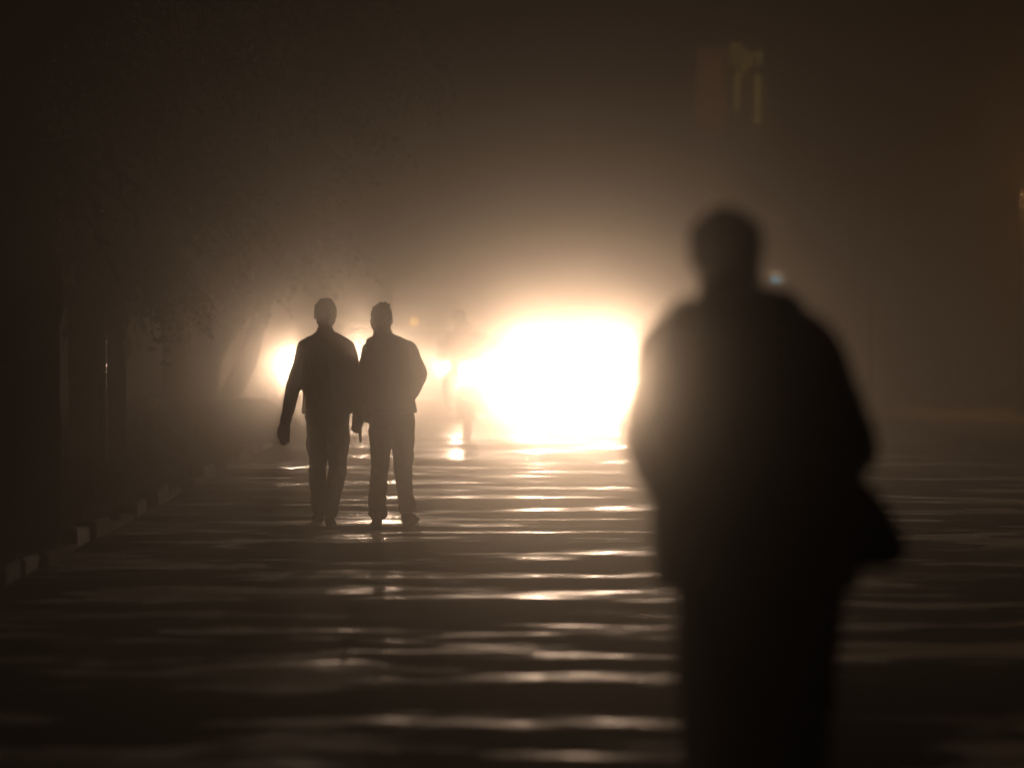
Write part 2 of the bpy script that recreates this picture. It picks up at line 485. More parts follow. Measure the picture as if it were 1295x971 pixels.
tree('slim tree leaning right towards the road, beside the headlight glow', 47,
     [(264, 536), (288, 503), (310, 462), (325, 412), (337, 372), (350, 330), (372, 270)], [15, 13.5, 12.5, 11, 10.5, 9, 7],
     [(330, 290, 70, 55, 0, 1.2), (365, 220, 60, 70, -.6, 1.2), (300, 180, 90, 80, .5, 1.2), (420, 140, 60, 60, 0, .8), (480, 70, 70, 55, .4, .8), (390, 60, 90, 70, 0, 1.2), (385, 290, 30, 45, -.4, .3)], 700, 21)
tree('thick curving tree trunk just left of the slim leaning tree', 50,
     [(250, 530), (253, 480), (265, 440), (294, 402), (326, 366), (342, 325), (345, 270)], [26, 24, 21, 17, 13, 11, 8],
     [(260, 300, 80, 60, 0, 1.2), (220, 220, 80, 80, .6, 1.2), (330, 230, 70, 60, 0, 1), (250, 120, 110, 80, 0, 1.2)], 520, 22)
tree('straight upright trunk rising behind the low concrete block', 45.5,
     [(219, 538), (220, 470), (219, 400), (221, 330), (226, 250), (225, 180)], [17, 16, 15.5, 14, 12, 9],
     [(170, 330, 55, 45, -.5, .9), (230, 330, 70, 40, .3, .9), (150, 240, 90, 70, 0, 1.2), (230, 160, 90, 80, .5, 1.1), (180, 375, 34, 22, -.5, .5)], 560, 23)
tree('broad rough trunk with a steel post in front of it', 34,
     [(122, 600), (123, 520), (123, 440), (121, 370), (116, 280), (110, 190)], [38, 36, 35, 34, 31, 24],
     [(140, 330, 70, 45, .4, 1.1), (100, 270, 80, 60, 0, 1.1), (190, 250, 90, 60, .6, 1.1), (60, 150, 90, 80, 0, 1), (170, 120, 110, 80, .4, 1), (290, 90, 110, 60, .5, .9)], 620, 24)
tree('darkest trunk at the left edge of the picture with a hanging cable loop', 25.5,
     [(16, 712), (22, 600), (18, 480), (22, 380), (16, 240), (6, 90)], [58, 54, 55, 50, 46, 38],
     [(10, 60, 90, 80, .3, 1), (110, 20, 110, 70, .5, 1), (220, -40, 120, 70, .3, 1), (20, 200, 60, 60, -.5, .6)], 420, 25, leaf=.06)
#== END TREES ==
#== VEHICLES ==
def oval(cx, y, cz, rx, rz, p=3.2, n=28):
    out = []
    for i in range(n):
        a = 2*math.pi*i/n; c, s_ = math.cos(a), math.sin(a)
        out.append((cx + rx*abs(c)**(2/p)*(1 if c >= 0 else -1), y, cz + rz*abs(s_)**(2/p)*(1 if s_ >= 0 else -1)))
    return np.array(out)

def make_car(loc, paint, label, W=1.62, H=1.42, lamp_z=0.70, lamp_x=0.56, power=P_CAR, beacon=None, van=False, yaw=0, cone=(BEAM, 1.0), tilt=TILT, cat='car'):
    r = empty('car' if not van else 'van', loc, yaw); tag(r, label, cat, 'oncoming vehicles')
    hw = W/2; L = 3.8
    belt = 0.9 if not van else 1.08
    st = [(0.0, .80, .40, .60), (.05, .88, .30, .70), (.22, .95, .23, .79), (.8, .99, .2, belt-.05), (1.15, 1, .2, belt),
          (2.2, 1, .2, belt+.02), (3.1, 1, .2, belt+.02), (3.55, .96, .24, belt-.03), (3.74, .88, .32, .8), (3.8, .8, .4, .7)]
    if van: st = [(0.0, .86, .40, .85), (.05, .93, .30, .98), (.22, .97, .24, 1.06)] + st[3:]
    body = MB().loft([oval(0, y, (a+b)/2, hw*q, (b-a)/2, 4.5) for y, q, a, b in st]).build('body', paint, r)
    y0, y1, y2, y3 = (1.0, 1.65, 3.1, 3.6) if not van else (0.35, 0.85, 3.3, 3.6)
    tw = hw*0.76
    MB().loft([oval(0, y, H-0.035-dz, tw*q, 0.035, 4) for y, q, dz in ((y1-.06, .9, .03), (y1, .98, .01), ((y1+y2)/2, 1.0, 0), (y2, .98, .01), (y2+.08, .9, .04))]).build('roof', paint, r)
    for s in (-1, 1):
        MB().tube([(s*hw*.90, y0, belt-.04), (s*tw*.96, y1, H-.05)], .03, 8).build('pillar', paint, r)
        MB().tube([(s*hw*.93, (y1+y2)/2, belt-.02), (s*tw*.98, (y1+y2)/2, H-.05)], .03, 8).build('pillar', paint, r)
        MB().tube([(s*hw*.88, y3, belt-.04), (s*tw*.95, y2, H-.05)], .04, 8).build('pillar', paint, r)
        MB().add([(s*hw*.925, y0+.15, belt-.01), (s*hw*.925, y3-.1, belt-.01), (s*tw*.985, y2, H-.06), (s*tw*.985, y1+.05, H-.06)], [(0,1,2,3)]).build('side_window', M['glass'], r, fix=False)
        mr = MB().ball((s*(hw+.09), y0+.25, belt+.04), (.09, .05, .06)).build('mirror', paint, r)
        MB().tube([(s*(hw-.02), y0+.28, belt), (s*(hw+.05), y0+.27, belt+.03)], .015, 6).build('mirror_arm', M['black_plastic'], mr)
    def pane(ya, yb, name):
        MB().add([(-hw*.86, ya, belt-.01), (hw*.86, ya, belt-.01), (tw*.92, yb, H-.06), (-tw*.92, yb, H-.06)], [(0,1,2,3)]).build(name, M['glass'], r, fix=False)
    pane(y0, y1-.01, 'windscreen'); pane(y3, y2+.01, 'rear_window')
    # seats and a driver's headrest read through the glass
    for sx in (-.36, .36):
        s = MB().box((sx-.22, y1+.45, belt-.35), (sx+.22, y1+.58, belt+.12), .04).build('seat', M['black_plastic'], r)
        MB().box((sx-.12, y1+.48, belt+.13), (sx+.12, y1+.56, belt+.30), .03).build('headrest', M['black_plastic'], s)
    MB().box((-hw*.93, -.07, .26), (hw*.93, .12, .44), .05).build('bumper', M['black_plastic'], r)
    g = MB()
    for k in range(4): g.box((-.32, -.02, .53+.055*k), (.32, .06, .555+.055*k))
    g.build('grille', M['chrome'], r)
    MB().box((-.25, -.085, .31), (.25, -.072, .41)).build('number_plate', M['paint_white'], r)
    for s in (-1, 1):
        h = MB().lathe_y((s*lamp_x, 0, lamp_z), [(.10, .10), (-.02, .125), (-.035, .12), (-.03, .11), (-.01, .10)]).build('headlight', M['chrome'], r)
        MB().lathe_y((s*lamp_x, 0, lamp_z), [(-.012, .104), (-.035, .10), (-.05, .07), (-.056, .02)]).build('lens', M['lens'], h)
        spot(r, (s*lamp_x, -.09, lamp_z), power, cone[0], cone[1], tilt)
        for yw in (.66, 3.05):
            t = MB().lathe_x((s*(hw-.1), yw, .29), [(-.09, .19), (-.09, .26), (-.06, .29), (.06, .29), (.09, .26), (.09, .19)]).build('wheel', M['rubber'], r)
            MB().lathe_x((s*(hw-.1), yw, .29), [(-.07, .185), (.085, .19), (.07, .15), (.09, .05), (.095, .01)]).build('rim', M['dull_steel'], t)
    if beacon is not None:
        b = MB().lathe_z((beacon, (y1+y2)/2, H), [(0, .06), (.02, .06), (.03, .045), (.06, .045), (.085, .035), (.10, .02), (.105, .005)]).build('roof_beacon', M['beacon'], r)
        b['label'] = 'glowing amber beacon on the roof'
    return r

make_car((gx(726, 58), 58, 0), M['car_silver'], 'car with the biggest and brightest glare in the middle of the road', lamp_z=.66, lamp_x=.50, power=P_CAR*1.7, cone=(16, 1.0))
make_car((gx(538, 63), 63, 0), M['car_white'], 'pale car with an amber roof beacon behind the motorcyclist', lamp_z=.66, power=P_CAR*.75, beacon=-.24)
make_car((gx(415, 67), 67, 0), M['car_blue'], 'leftmost car whose headlight shines beside the left walker', lamp_z=.70, power=P_CAR*.5)
make_car((gx(535, 76), 76, 0), M['car_yellow'], 'tall van whose headlights shine through the beacon car windscreen', W=1.75, H=1.95, lamp_z=1.0, lamp_x=.62, van=True, power=P_CAR*.14, cat='van')
#== END VEHICLES ==
#== PEOPLE ==
def sup(zc, x0, x1, y0, y1, p=2.6, n=26, tilt=0.0):
    """horizontal torso ring"""
    cx, cyy, rx, ry = (x0+x1)/2, (y0+y1)/2, (x1-x0)/2, (y1-y0)/2
    out = []
    for i in range(n):
        a = 2*math.pi*i/n; c, s_ = math.cos(a), math.sin(a)
        x = rx*abs(c)**(2/p)*(1 if c >= 0 else -1); y = ry*abs(s_)**(2/p)*(1 if s_ >= 0 else -1)
        out.append((cx+x, cyy+y, zc + tilt*x))
    return np.array(out)

def hand(mb, wr, dirv, palm_n, thumb_side, curl=0.5, size=1.0):
    """palm, four unequal bent fingers and a thumb leaving the side of the palm"""
    d = Vector(dirv).normalized(); n = Vector(palm_n); n = (n - d*n.dot(d)).normalized()
    s = d.cross(n)*thumb_side
    wr = Vector(wr)
    for k in range(4):                                   # palm
        o = s*(0.030 - 0.020*k)*size
        mb.capsule(wr + d*.005 + o*.6, wr + d*.085*size + o, .014*size, .0125*size, 8)
    for k, ln in enumerate((.068, .078, .072, .056)):    # fingers
        p = wr + d*.085*size + s*(0.030 - 0.020*k)*size; a = curl*(.8 + .12*k)
        dd = d
        for j, q in enumerate((.45, .32, .26)):
            dd = (dd*math.cos(a) + n*math.sin(a)).normalized() if j == 0 else (dd + n*a*.8).normalized()
            p2 = p + dd*ln*q*size
            mb.capsule(p, p2, (.0100 - .001*j)*size, (.0092 - .001*j)*size, 8); p = p2
    p = wr + d*.022*size + s*.026*size
    for j, q in enumerate((.042, .034, .026)):
        dd = (d*(.55 + .25*j) + s*(.5 - .25*j) + n*(.35 + .2*j)).normalized(); p2 = p + dd*q*size
        mb.capsule(p, p2, (.013 - .0015*j)*size, (.0115 - .0015*j)*size, 8); p = p2

def head(mb, c, f, turn=0.0, s=1.0):
    """skull, jaw, nose, brow, ears; f = +1 faces away from the camera"""
    c = Vector(c)
    Rm = Matrix.Rotation(turn, 3, 'Z')
    P = lambda x, y, z: c + Rm @ Vector((x*s, y*f*s, z*s))
    mb.ball(P(0, -.012, .03), (.074*s, .092*s, .088*s))
    mb.ball(P(0, .012, -.03), (.064*s, .074*s, .075*s))
    mb.ball(P(0, .035, -.075), (.045*s, .045*s, .034*s))
    mb.capsule(P(0, .085, .012), P(0, .104, -.022), .009*s, .015*s, 8)
    mb.capsule(P(-.035, .078, .028), P(.035, .078, .028), .014*s, .014*s, 8)
    mb.capsule(P(-.02, .082, -.056), P(.02, .082, -.056), .009*s, .009*s, 8)
    for q in (-1, 1):
        mb.ball(P(q*.077, -.008, -.008), (.012*s, .02*s, .033*s), 8, 6)
        mb.ball(P(q*.034, .068, .0), (.013*s, .014*s, .012*s), 8, 6)

def shoe(name, an, f, parent, yaw=0.0, pitch=0.0, L=.27):
    rings = []
    for t, wd, h in ((0, .022, .05), (.05, .034, .085), (.2, .038, .10), (.4, .036, .085), (.65, .046, .06), (.85, .044, .045), (.96, .03, .035), (1, .014, .02)):
        y = (t-.25)*L
        rings.append(np.array([(wd*math.cos(a)*(1.0), y, max(0, .5*h + .5*h*math.sin(a)*1.15)) for a in np.linspace(0, 2*math.pi, 14, endpoint=False)]))
    m = MB().loft(rings)
    Rm = Matrix.Rotation(yaw + (0 if f > 0 else math.pi), 3, 'Z') @ Matrix.Rotation(pitch, 3, 'X')
    V = m.v[0]; m.v[0] = np.array([list(Rm @ Vector(p) + Vector((an[0], an[1], an[2]-.085))) for p in V])
    return m.build(name, M['shoe'], parent)

def arm(mb, sh, el, wr, r):
    mb.capsule(sh, el, r[0], r[1]); mb.capsule(el, wr, r[1], r[2])
def leg(mb, pts, rad, n=14):
    P = smooth_path([list(p)+[q] for p, q in zip(pts, rad)], 5)
    mb.tube([p[:3] for p in P], [p[3] for p in P], n)

def walker(label, px, gy, torso, J, f=1, coat='jacket', voxel=.008, s=None, hem_folds=.011, legs=None, arms=(.068, .058, .046),
           head_c=None, turn=0.0, collar=.0, hair_r=(.084, .103, .098), hands=(True, True), tufts=0, group='people walking', neck_r=.056, headscale=1.0, hood=None, feet=((0, 0), (0, 0))):
    d = gd(gy); s = F_PX/d
    root = empty('person', (gx(px, d), d, 0)); tag(root, label, 'person', group)
    C = lambda q: Vector(((q[0]-px)/s, q[2] if len(q) > 2 else 0.0, (gy-q[1])/s))
    j = {k: C(v) for k, v in J.items()}
    hc = j['head']
    # body: one continuous skin surface
    b = MB(); head(b, hc, f, turn, headscale)
    b.capsule(hc + Vector((0, -.015*f, -.06)), j['neck'], .05*headscale, neck_r)
    b.loft([sup((gy-y)/s, (x0-px)/s+.03, (x1-px)/s-.03, -.09, .09) for y, x0, x1, *_ in torso])
    arm(b, j['shL'], j['elL'], j['wrL'], (.045, .038, .027)); arm(b, j['shR'], j['elR'], j['wrR'], (.045, .038, .027))
    b.capsule(j['shL'], j['shR'], .06, .06)
    for q, hn in (('L', hands[0]), ('R', hands[1])):
        dv = (j['wr'+q] - j['el'+q])
        if hn: hand(b, j['wr'+q] + dv.normalized()*.01, j.get('hd'+q, dv) if 'hd'+q in j else dv + Vector((0, 0, -.25)), (.5 if q == 'L' else -.5, -f, 0), 1 if q == 'L' else -1, .3, 1.15)
        leg(b, [j['hip'+q], j['kn'+q], j['an'+q]], [.075, .05, .036])
        b.capsule(j['an'+q] - Vector((0, 0, .03)), j['an'+q] + Vector((0, .14*f, -.055)), .03, .022, 10)
    remeshed(b, 'body', M['skin'], root, voxel, 2)
    # hair
    h = MB(); Rm = Matrix.Rotation(turn, 3, 'Z')
    h.ball(hc + Rm @ Vector((0, -.018*f, .028)), tuple(q*headscale for q in hair_r))
    h.ball(hc + Rm @ Vector((0, -.05*f, -.02)), (.074*headscale, .066*headscale, .088*headscale))
    rs = random.Random(px)
    for k in range(tufts):
        a = rs.uniform(0, 2*math.pi); e = rs.uniform(.2, 1.4)
        dv = Vector((math.cos(a)*math.cos(e), math.sin(a)*math.cos(e), math.sin(e)))
        p = hc + Vector((dv.x*hair_r[0]*.9, -.018*f + dv.y*hair_r[1]*.9, .028 + dv.z*hair_r[2]*.9))
        h.capsule(p, p + (dv + Vector((rs.gauss(0, .4), 0, rs.gauss(0, .3))))*.011, .014, .008, 6)
    remeshed(h, 'hair', M['hair'], root, .006, 3, (.009, 30, 22, px))
    # jacket
    m = MB()
    rings = [sup((gy-y)/s, (x0-px)/s, (x1-px)/s, -dy, dy*.95, 2.5) for y, x0, x1, dy in torso]
    m.loft(rings)
    ra, re_, rw = arms
    arm(m, j['shL'], j['elL'], j['wrL'], (ra, re_, rw)); arm(m, j['shR'], j['elR'], j['wrR'], (ra, re_, rw))
    m.capsule(j['shL'] + Vector((0, 0, .004)), j['neck'] + Vector((0, 0, -.02)), ra*.95, .075); m.capsule(j['shR'] + Vector((0, 0, .004)), j['neck'] + Vector((0, 0, -.02)), ra*.95, .075)
    if collar: m.capsule(j['neck'] - Vector((0, 0, .05)), j['neck'] + Vector((0, 0, collar)), .078, neck_r+.012)
    if hood:
        for (hx, hy, hyd, hr) in hood: m.ball(C((hx, hy, hyd)), hr)
    remeshed(m, 'jacket', M[coat], root, voxel*1.15, 4, (hem_folds, 9, 5, px*.37))
    # trousers
    t = MB()
    hz_ = torso[-1][0]
    t.loft([sup((gy-y)/s, (x0-px)/s, (x1-px)/s, -.115, .11, 2.6) for y, x0, x1 in legs['pelvis']])
    for q in 'LR':
        leg(t, [C(p[:3]) for p in legs[q]], [p[3] for p in legs[q]])
    remeshed(t, 'trousers', M['trousers'], root, voxel*1.15, 4, (hem_folds*1.2, 7, 9, px*.91))
    for q, (yw, pt) in zip('LR', feet): shoe('shoe', j['an'+q], f, root, yw, pt)
    return root

# the two walkers side by side, arms touching
walker('walker with arms hanging, left of the two people side by side', 408, 662,
    [(424, 404, 420, .07), (431, 390, 434, .10), (438, 381, 441, .12), (455, 380, 443, .13), (478, 381, 445, .13), (497, 383, 446, .125), (512, 382, 447, .125), (523, 381.5, 446, .125)],
    dict(head=(411, 397.5), neck=(411, 424), shL=(386, 441), shR=(438, 440), elL=(371, 490, -.02), elR=(450, 484, .04), wrL=(361, 531, .06), wrR=(451, 516, .1),
         hipL=(401, 530), hipR=(427, 530), knL=(401, 592, .12), knR=(428, 592, -.02), anL=(401, 649, .26), anR=(419.5, 651, -.28)),
    coat='shirt', turn=.25, collar=.03,
    legs=dict(pelvis=[(505, 388, 440), (520, 387, 441), (538, 388, 441)],
              L=[(401, 525, 0, .088), (401, 560, .05, .083), (401, 592, .12, .068), (401, 622, .18, .060), (401, 648, .25, .058)],
              R=[(427, 525, 0, .090), (427, 560, -.01, .086), (427, 592, -.02, .072), (423.5, 622, -.14, .062), (420, 648, -.27, .058)]),
    feet=((.15, 0), (-.1, -.25)), group='two people walking side by side')
walker('walker with elbow out and jacket flared, right of the two people side by side', 495, 663,
    [(424, 476, 493, .07), (430, 468, 506, .11), (437, 464, 518, .135), (455, 463, 523, .15), (478, 464, 524, .155), (497, 465, 523, .15), (511, 466, 526, .15), (521, 466, 528, .15)],
    dict(head=(483.5, 404), neck=(484, 427), shL=(470, 444), shR=(514, 442), elL=(463, 478, 0), elR=(530, 472, -.06), wrL=(464, 503, .1), wrR=(518, 499, .08),
         hipL=(482, 530), hipR=(509, 530), knL=(480, 590, -.02), knR=(509, 590, .12), anL=(478, 650, -.2), anR=(514, 649, .22)),
    coat='jacket', turn=-.3, collar=.05, tufts=40, arms=(.082, .072, .056), hair_r=(.080, .098, .096),
    hood=[(474, 432, -.1, (.07, .06, .045)), (492, 430, -.1, (.08, .06, .05))],
    legs=dict(pelvis=[(508, 469, 522), (524, 468, 523), (540, 468, 523)],
              L=[(482, 525, 0, .090), (481, 560, -.01, .085), (480, 595, -.02, .070), (478.5, 625, -.1, .070), (478, 650, -.19, .076)],
              R=[(508, 525, 0, .092), (509.5, 562, .05, .090), (509, 592, .12, .070), (511.5, 625, .17, .064), (514.5, 648, .21, .068)]),
    feet=((.1, -.2), (-.3, 0)), group='two people walking side by side')
# the near figure, out of focus
walker('large blurred figure in a bulky coat, nearest and on the right', 955, 1194,
    [(376, 880, 965, .10), (392, 852, 1000, .15), (415, 828, 1034, .175), (450, 818, 1058, .19), (520, 814, 1070, .20), (590, 820, 1075, .20), (650, 825, 1080, .20), (700, 824, 1084, .20), (742, 828, 1084, .20)],
    dict(head=(917, 322), neck=(920, 384), shL=(848, 450), shR=(1016, 442), elL=(832, 556, -.03), elR=(1062, 566, -.05), wrL=(862, 640, .17), wrR=(1046, 650, .17),
         hipL=(915, 740), hipR=(1005, 740), knL=(918, 950, .06), knR=(1000, 950, .1), anL=(912, 1150, -.2), anR=(998, 1150, .22)),
    coat='coat', turn=.1, collar=.085, arms=(.098, .09, .07), hair_r=(.092, .105, .086), hem_folds=.016, neck_r=.074, headscale=1.03, voxel=.009,
    hood=[(905, 398, -.11, (.12, .07, .055)), (960, 392, -.11, (.11, .07, .06)), (985, 410, -.05, (.10, .12, .05))],
    legs=dict(pelvis=[(700, 848, 1070), (745, 850, 1068), (800, 855, 1066)],
              L=[(915, 730, 0, .12), (918, 830, .03, .118), (918, 950, .06, .108), (915, 1060, -.06, .095), (912, 1150, -.19, .09)],
              R=[(1008, 730, 0, .122), (1005, 830, .05, .118), (1000, 950, .1, .108), (998, 1060, .16, .095), (998, 1150, .21, .09)]),
    feet=((.1, -.2), (-.1, 0)), group='people walking towards the lights')

# shoulder bag carried by the near figure
FD = gd(1194); FS = F_PX/FD
bag = empty('shoulder_bag', (gx(1098, FD), FD - .02, gz(720, FD))); tag(bag, 'dark slouchy shoulder bag sticking out under the arm of the near figure', 'bag')
B = lambda x, y, yy=0: ((x-1098)/FS, yy, (720-y)/FS)
mb = MB()
mb.loft([sup(B(0, y)[2], B(x0, y)[0], B(x1, y)[0], -dy, dy, 3, 20, tl) for y, x0, x1, dy, tl in
         ((606, 1072, 1098, .03, -.2), (622, 1062, 1112, .07, -.2), (650, 1058, 1130, .10, -.15), (680, 1056, 1146, .12, -.1), (702, 1060, 1148, .115, 0), (716, 1072, 1132, .07, .05))])
remeshed(mb, 'bag_body', M['bag'], bag, .009, 3, (.01, 10, 8, 3))
MB().tube([B(1085, 612), B(1070, 540, -.13), B(1045, 440, -.15), B(1000, 388, -.10), B(960, 392, .02), B(935, 420, .2)], .014, 8).build('strap', M['bag'], bag)
mb = MB(); mb.loft([sup(B(0, y)[2], B(x0, y)[0], B(x1, y)[0], -dy, dy, 3, 20, tl) for y, x0, x1, dy, tl in ((624, 1066, 1112, .085, -.2), (650, 1064, 1126, .112, -.15), (668, 1068, 1128, .125, -.1))])
mb.build('flap', M['bag'], bag)

# scarf dangling from the left walker's hand
SD = gd(662); SS = F_PX/SD
sc_ = MB(); rings = []
for y, x, wd in ((514, 453, 3.2), (524, 453.5, 3.4), (535, 453.2, 2.6), (546, 454.4, 2.3), (556, 455.2, 1.9), (560, 455.5, 1.2)):
    rings.append(np.array([((x-453)/SS + wd/SS*math.cos(a), .1 + .010*math.sin(a) + .012*math.sin(y*.2), (560-y)/SS) for a in np.linspace(0, 2*math.pi, 12, endpoint=False)]))
sc_.loft(rings)
sf = sc_.build('scarf', M['shirt']); sf.location = (gx(453, SD), SD, gz(560, SD)); tag(sf, 'thin dark cloth strip dangling between the two walkers', 'scarf')
# ---- motorcycle and rider coming towards the camera
MD = 50.0
bike = empty('motorcycle', (gx(591, MD), MD, 0)); tag(bike, 'motorcycle with one round headlight lit, left of the biggest glare', 'motorcycle')
def wheel(y, r):
    t = MB(); n = 32; k = 12; rings = []
    vs = []; fs = []
    for i in range(n):
        a = 2*math.pi*i/n
        for q in range(k):
            b = 2*math.pi*q/k; rr = r - .045 + .045*math.cos(b)
            vs.append((.048*math.sin(b), y + rr*math.cos(a), r + rr*math.sin(a)))
            fs.append((i*k+q, i*k+(q+1) % k, ((i+1) % n)*k+(q+1) % k, ((i+1) % n)*k+q))
    w_ = t.add(vs, fs).build('wheel', M['rubber'], bike)
    MB().lathe_x((0, y, r), [(-.02, r-.085), (-.03, r-.075), (.03, r-.075), (.02, r-.085)]).build('rim', M['chrome'], w_)
    MB().lathe_x((0, y, r), [(-.06, .02), (-.05, .05), (.05, .05), (.06, .02)]).build('hub', M['dull_steel'], w_)
    s = MB()
    for i in range(14):
        a = 2*math.pi*i/14; s.tube([(.03*(-1)**i, y+.04*math.cos(a), r+.04*math.sin(a)), (0, y+(r-.08)*math.cos(a+.2), r+(r-.08)*math.sin(a+.2))], .003, 5)
    s.build('spokes', M['chrome'], w_)
wheel(-.64, .31); wheel(.64, .31)
for s in (-1, 1):
    MB().tube([(s*.09, -.64, .31), (s*.09, -.50, .62), (s*.085, -.36, .95)], [.022, .026, .024], 10).build('fork', M['chrome'], bike)
    g_ = MB().tube([(s*.34, -.22, 1.03), (s*.24, -.26, 1.035)], .022, 10).build('grip', M['rubber'], bike)
    mr = MB().lathe_y((s*.33, -.30, 1.2), [(0, .01), (.0, .052), (.02, .055), (.035, .03)]).build('mirror', M['black_plastic'], bike)
    MB().tube([(s*.25, -.28, 1.03), (s*.29, -.30, 1.12), (s*.33, -.285, 1.2)], .006, 6).build('mirror_stalk', M['black_plastic'], mr)
    i_ = MB().ball((s*.19, -.46, .86), (.035, .04, .03)).build('indicator', M['sign_yellow'], bike)
    MB().tube([(s*.16, .02, .33), (s*.26, .02, .33)], .016, 8).build('footpeg', M['rubber'], bike)
    MB().tube([(s*.12, .25, .62), (s*.13, .6, .34)], [.03, .025], 10).build('shock_absorber', M['chrome'], bike)
MB().tube([(-.34, -.22, 1.03), (-.2, -.28, 1.035), (-.09, -.34, .98), (.09, -.34, .98), (.2, -.28, 1.035), (.34, -.22, 1.03)], .012, 8).build('handlebar', M['chrome'], bike)
hl = MB().lathe_y((0, -.44, .83), [(.14, .03), (.10, .08), (.0, .098), (-.02, .10), (-.03, .095), (-.02, .09)]).build('headlight', M['chrome'], bike)
MB().lathe_y((0, -.44, .83), [(-.015, .088), (-.04, .08), (-.055, .04), (-.058, .01)]).build('lens', M['lens'], hl)
spot(bike, (0, -.54, .83), P_CAR*.03, 14, 1.0, 1.5, rad=.07)
rg = [oval(0, y, (a+b)/2, q, (b-a)/2, 2.6, 20) for y, q, a, b in ((-.30, .06, .72, .88), (-.22, .12, .68, .97), (-.05, .14, .67, .99), (.1, .12, .68, .92), (.18, .07, .7, .84))]
MB().loft(rg).build('fuel_tank', M['bike_red'], bike)
MB().loft([oval(0, y, z, q, .045, 3, 18) for y, q, z in ((.12, .08, .80), (.25, .13, .80), (.5, .14, .82), (.78, .11, .84), (.86, .06, .84))]).build('seat', M['black_plastic'], bike)
en = MB().box((-.13, -.22, .26), (.13, .14, .52), .03)
for k in range(6): en.box((-.11, -.2, .535+.025*k), (.11, -.02, .547+.025*k))
en.build('engine', M['dull_steel'], bike)
MB().tube([(.1, -.22, .5), (.12, -.32, .38), (.13, -.2, .24), (.15, .2, .27), (.17, .8, .34)], [.02, .02, .025, .04, .045], 10).build('exhaust', M['chrome'], bike)
MB().tube([(0, -.36, .95), (0, -.3, .65), (0, -.2, .3), (0, .2, .3), (0, .3, .6), (0, .75, .76)], .022, 8).build('frame', M['black_plastic'], bike)
fd = MB(); fd.loft([np.array([(x, -.64+.36*math.cos(a), .31+.36*math.sin(a)) for x in (-.07, -.04, .04, .07)] + [(x, -.64+.372*math.cos(a), .31+.372*math.sin(a)) for x in (.07, .04, -.04, -.07)]) for a in np.linspace(.3, 2.6, 12)])
fd.build('mudguard', M['bike_red'], bike)
MB().box((-.1, -.66, .69), (.1, -.652, .76)).build('number_plate', M['paint_white'], bike)

# rider (faces the camera), hands on the grips, feet on the pegs
rider = empty('person', (gx(591, MD), MD, 0)); tag(rider, 'motorcycle rider wrapped in a shawl, seated behind the single headlight', 'person')
V3 = Vector
hc = V3((-.11, .22, 1.505)); J = {}
b = MB(); head(b, hc, -1, .1); b.capsule(hc + V3((0, .02, -.06)), (-.03, .28, 1.36), .05, .06)
b.loft([sup(z, -wd, wd, .28-dy, .28+dy) for z, wd, dy in ((.80, .16, .12), (.95, .15, .10), (1.15, .17, .11), (1.28, .18, .11), (1.36, .10, .08))])
t = MB(); jk = MB()
for s in (-1, 1):
    sh, el, wr = V3((s*.2, .27, 1.27)), V3((s*.34, .08, 1.06)), V3((s*.315, -.14, 1.045))
    arm(b, sh, el, wr, (.045, .038, .027)); hand(b, wr, (s*-.1, -1, .0), (0, 0, -1), -s*-1, 1.0)
    hp, kn, an = V3((s*.11, .34, .84)), V3((s*.24, -.10, .72)), V3((s*.22, .06, .40))
    leg(b, [hp, kn, an], [.075, .052, .036]); b.capsule(an, an + V3((0, -.15, -.06)), .03, .022, 8)
    leg(t, [hp, hp.lerp(kn, .5), kn, kn.lerp(an, .5), an], [.105, .1, .082, .075, .07])
    arm(jk, sh, el, wr, (.08, .07, .055))
    jk.capsule(sh, (-.03, .28, 1.34), .08, .09)
    shoe('shoe', an + V3((0, 0, .03)), -1, rider)
remeshed(b, 'body', M['skin'], rider, .008, 2)
jk.loft([sup(z, -wd, wd, .28-dy, .28+dy, 2.4) for z, wd, dy in ((.80, .21, .16), (.90, .22, .17), (1.1, .23, .17), (1.27, .22, .15), (1.36, .12, .11))])
remeshed(jk, 'jacket', M['jacket'], rider, .010, 4, (.01, 8, 6, 4))
t.loft([sup(z, -.19, .19, .22, .46) for z in (.79, .86, .92)])
remeshed(t, 'trousers', M['trousers'], rider, .010, 3, (.008, 7, 7, 8))
wrp = MB(); wrp.ball(hc + V3((0, .015, .045)), (.098, .115, .085)); wrp.ball(hc + V3((.02, .05, -.05)), (.085, .085, .1)); wrp.capsule(hc + V3((.07, .03, -.07)), V3((.12, .2, 1.33)), .06, .05)
wrp.capsule(V3((-.12, .2, 1.36)), V3((.12, .18, 1.34)), .06, .065)
remeshed(wrp, 'head_wrap', M['shirt'], rider, .008, 3, (.008, 14, 12, 6))
#== END PEOPLE ==
#== SMALL ==
# --- left verge
def rock(name, loc, r, mt, label, cat, seed, group=None, flat=.6):
    rings = []; n = 18; m = 10
    for k in range(m):
        th = math.pi*(k+.3)/(m-.4); z, q = math.cos(th), math.sin(th); ring = []
        for i in range(n):
            a = 2*math.pi*i/n; v = Vector((q*math.cos(a), q*math.sin(a), z))
            f = 1 + .35*noise.noise(v*1.4 + Vector((seed, 0, 0))) + .15*noise.noise(v*4 + Vector((0, seed, 0)))
            ring.append((v.x*r[0]*f, v.y*r[1]*f, v.z*r[2]*f))
        rings.append(np.array(ring))
    o = MB().loft(rings).build(name, mt); o.location = loc
    return tag(o, label, cat, group)

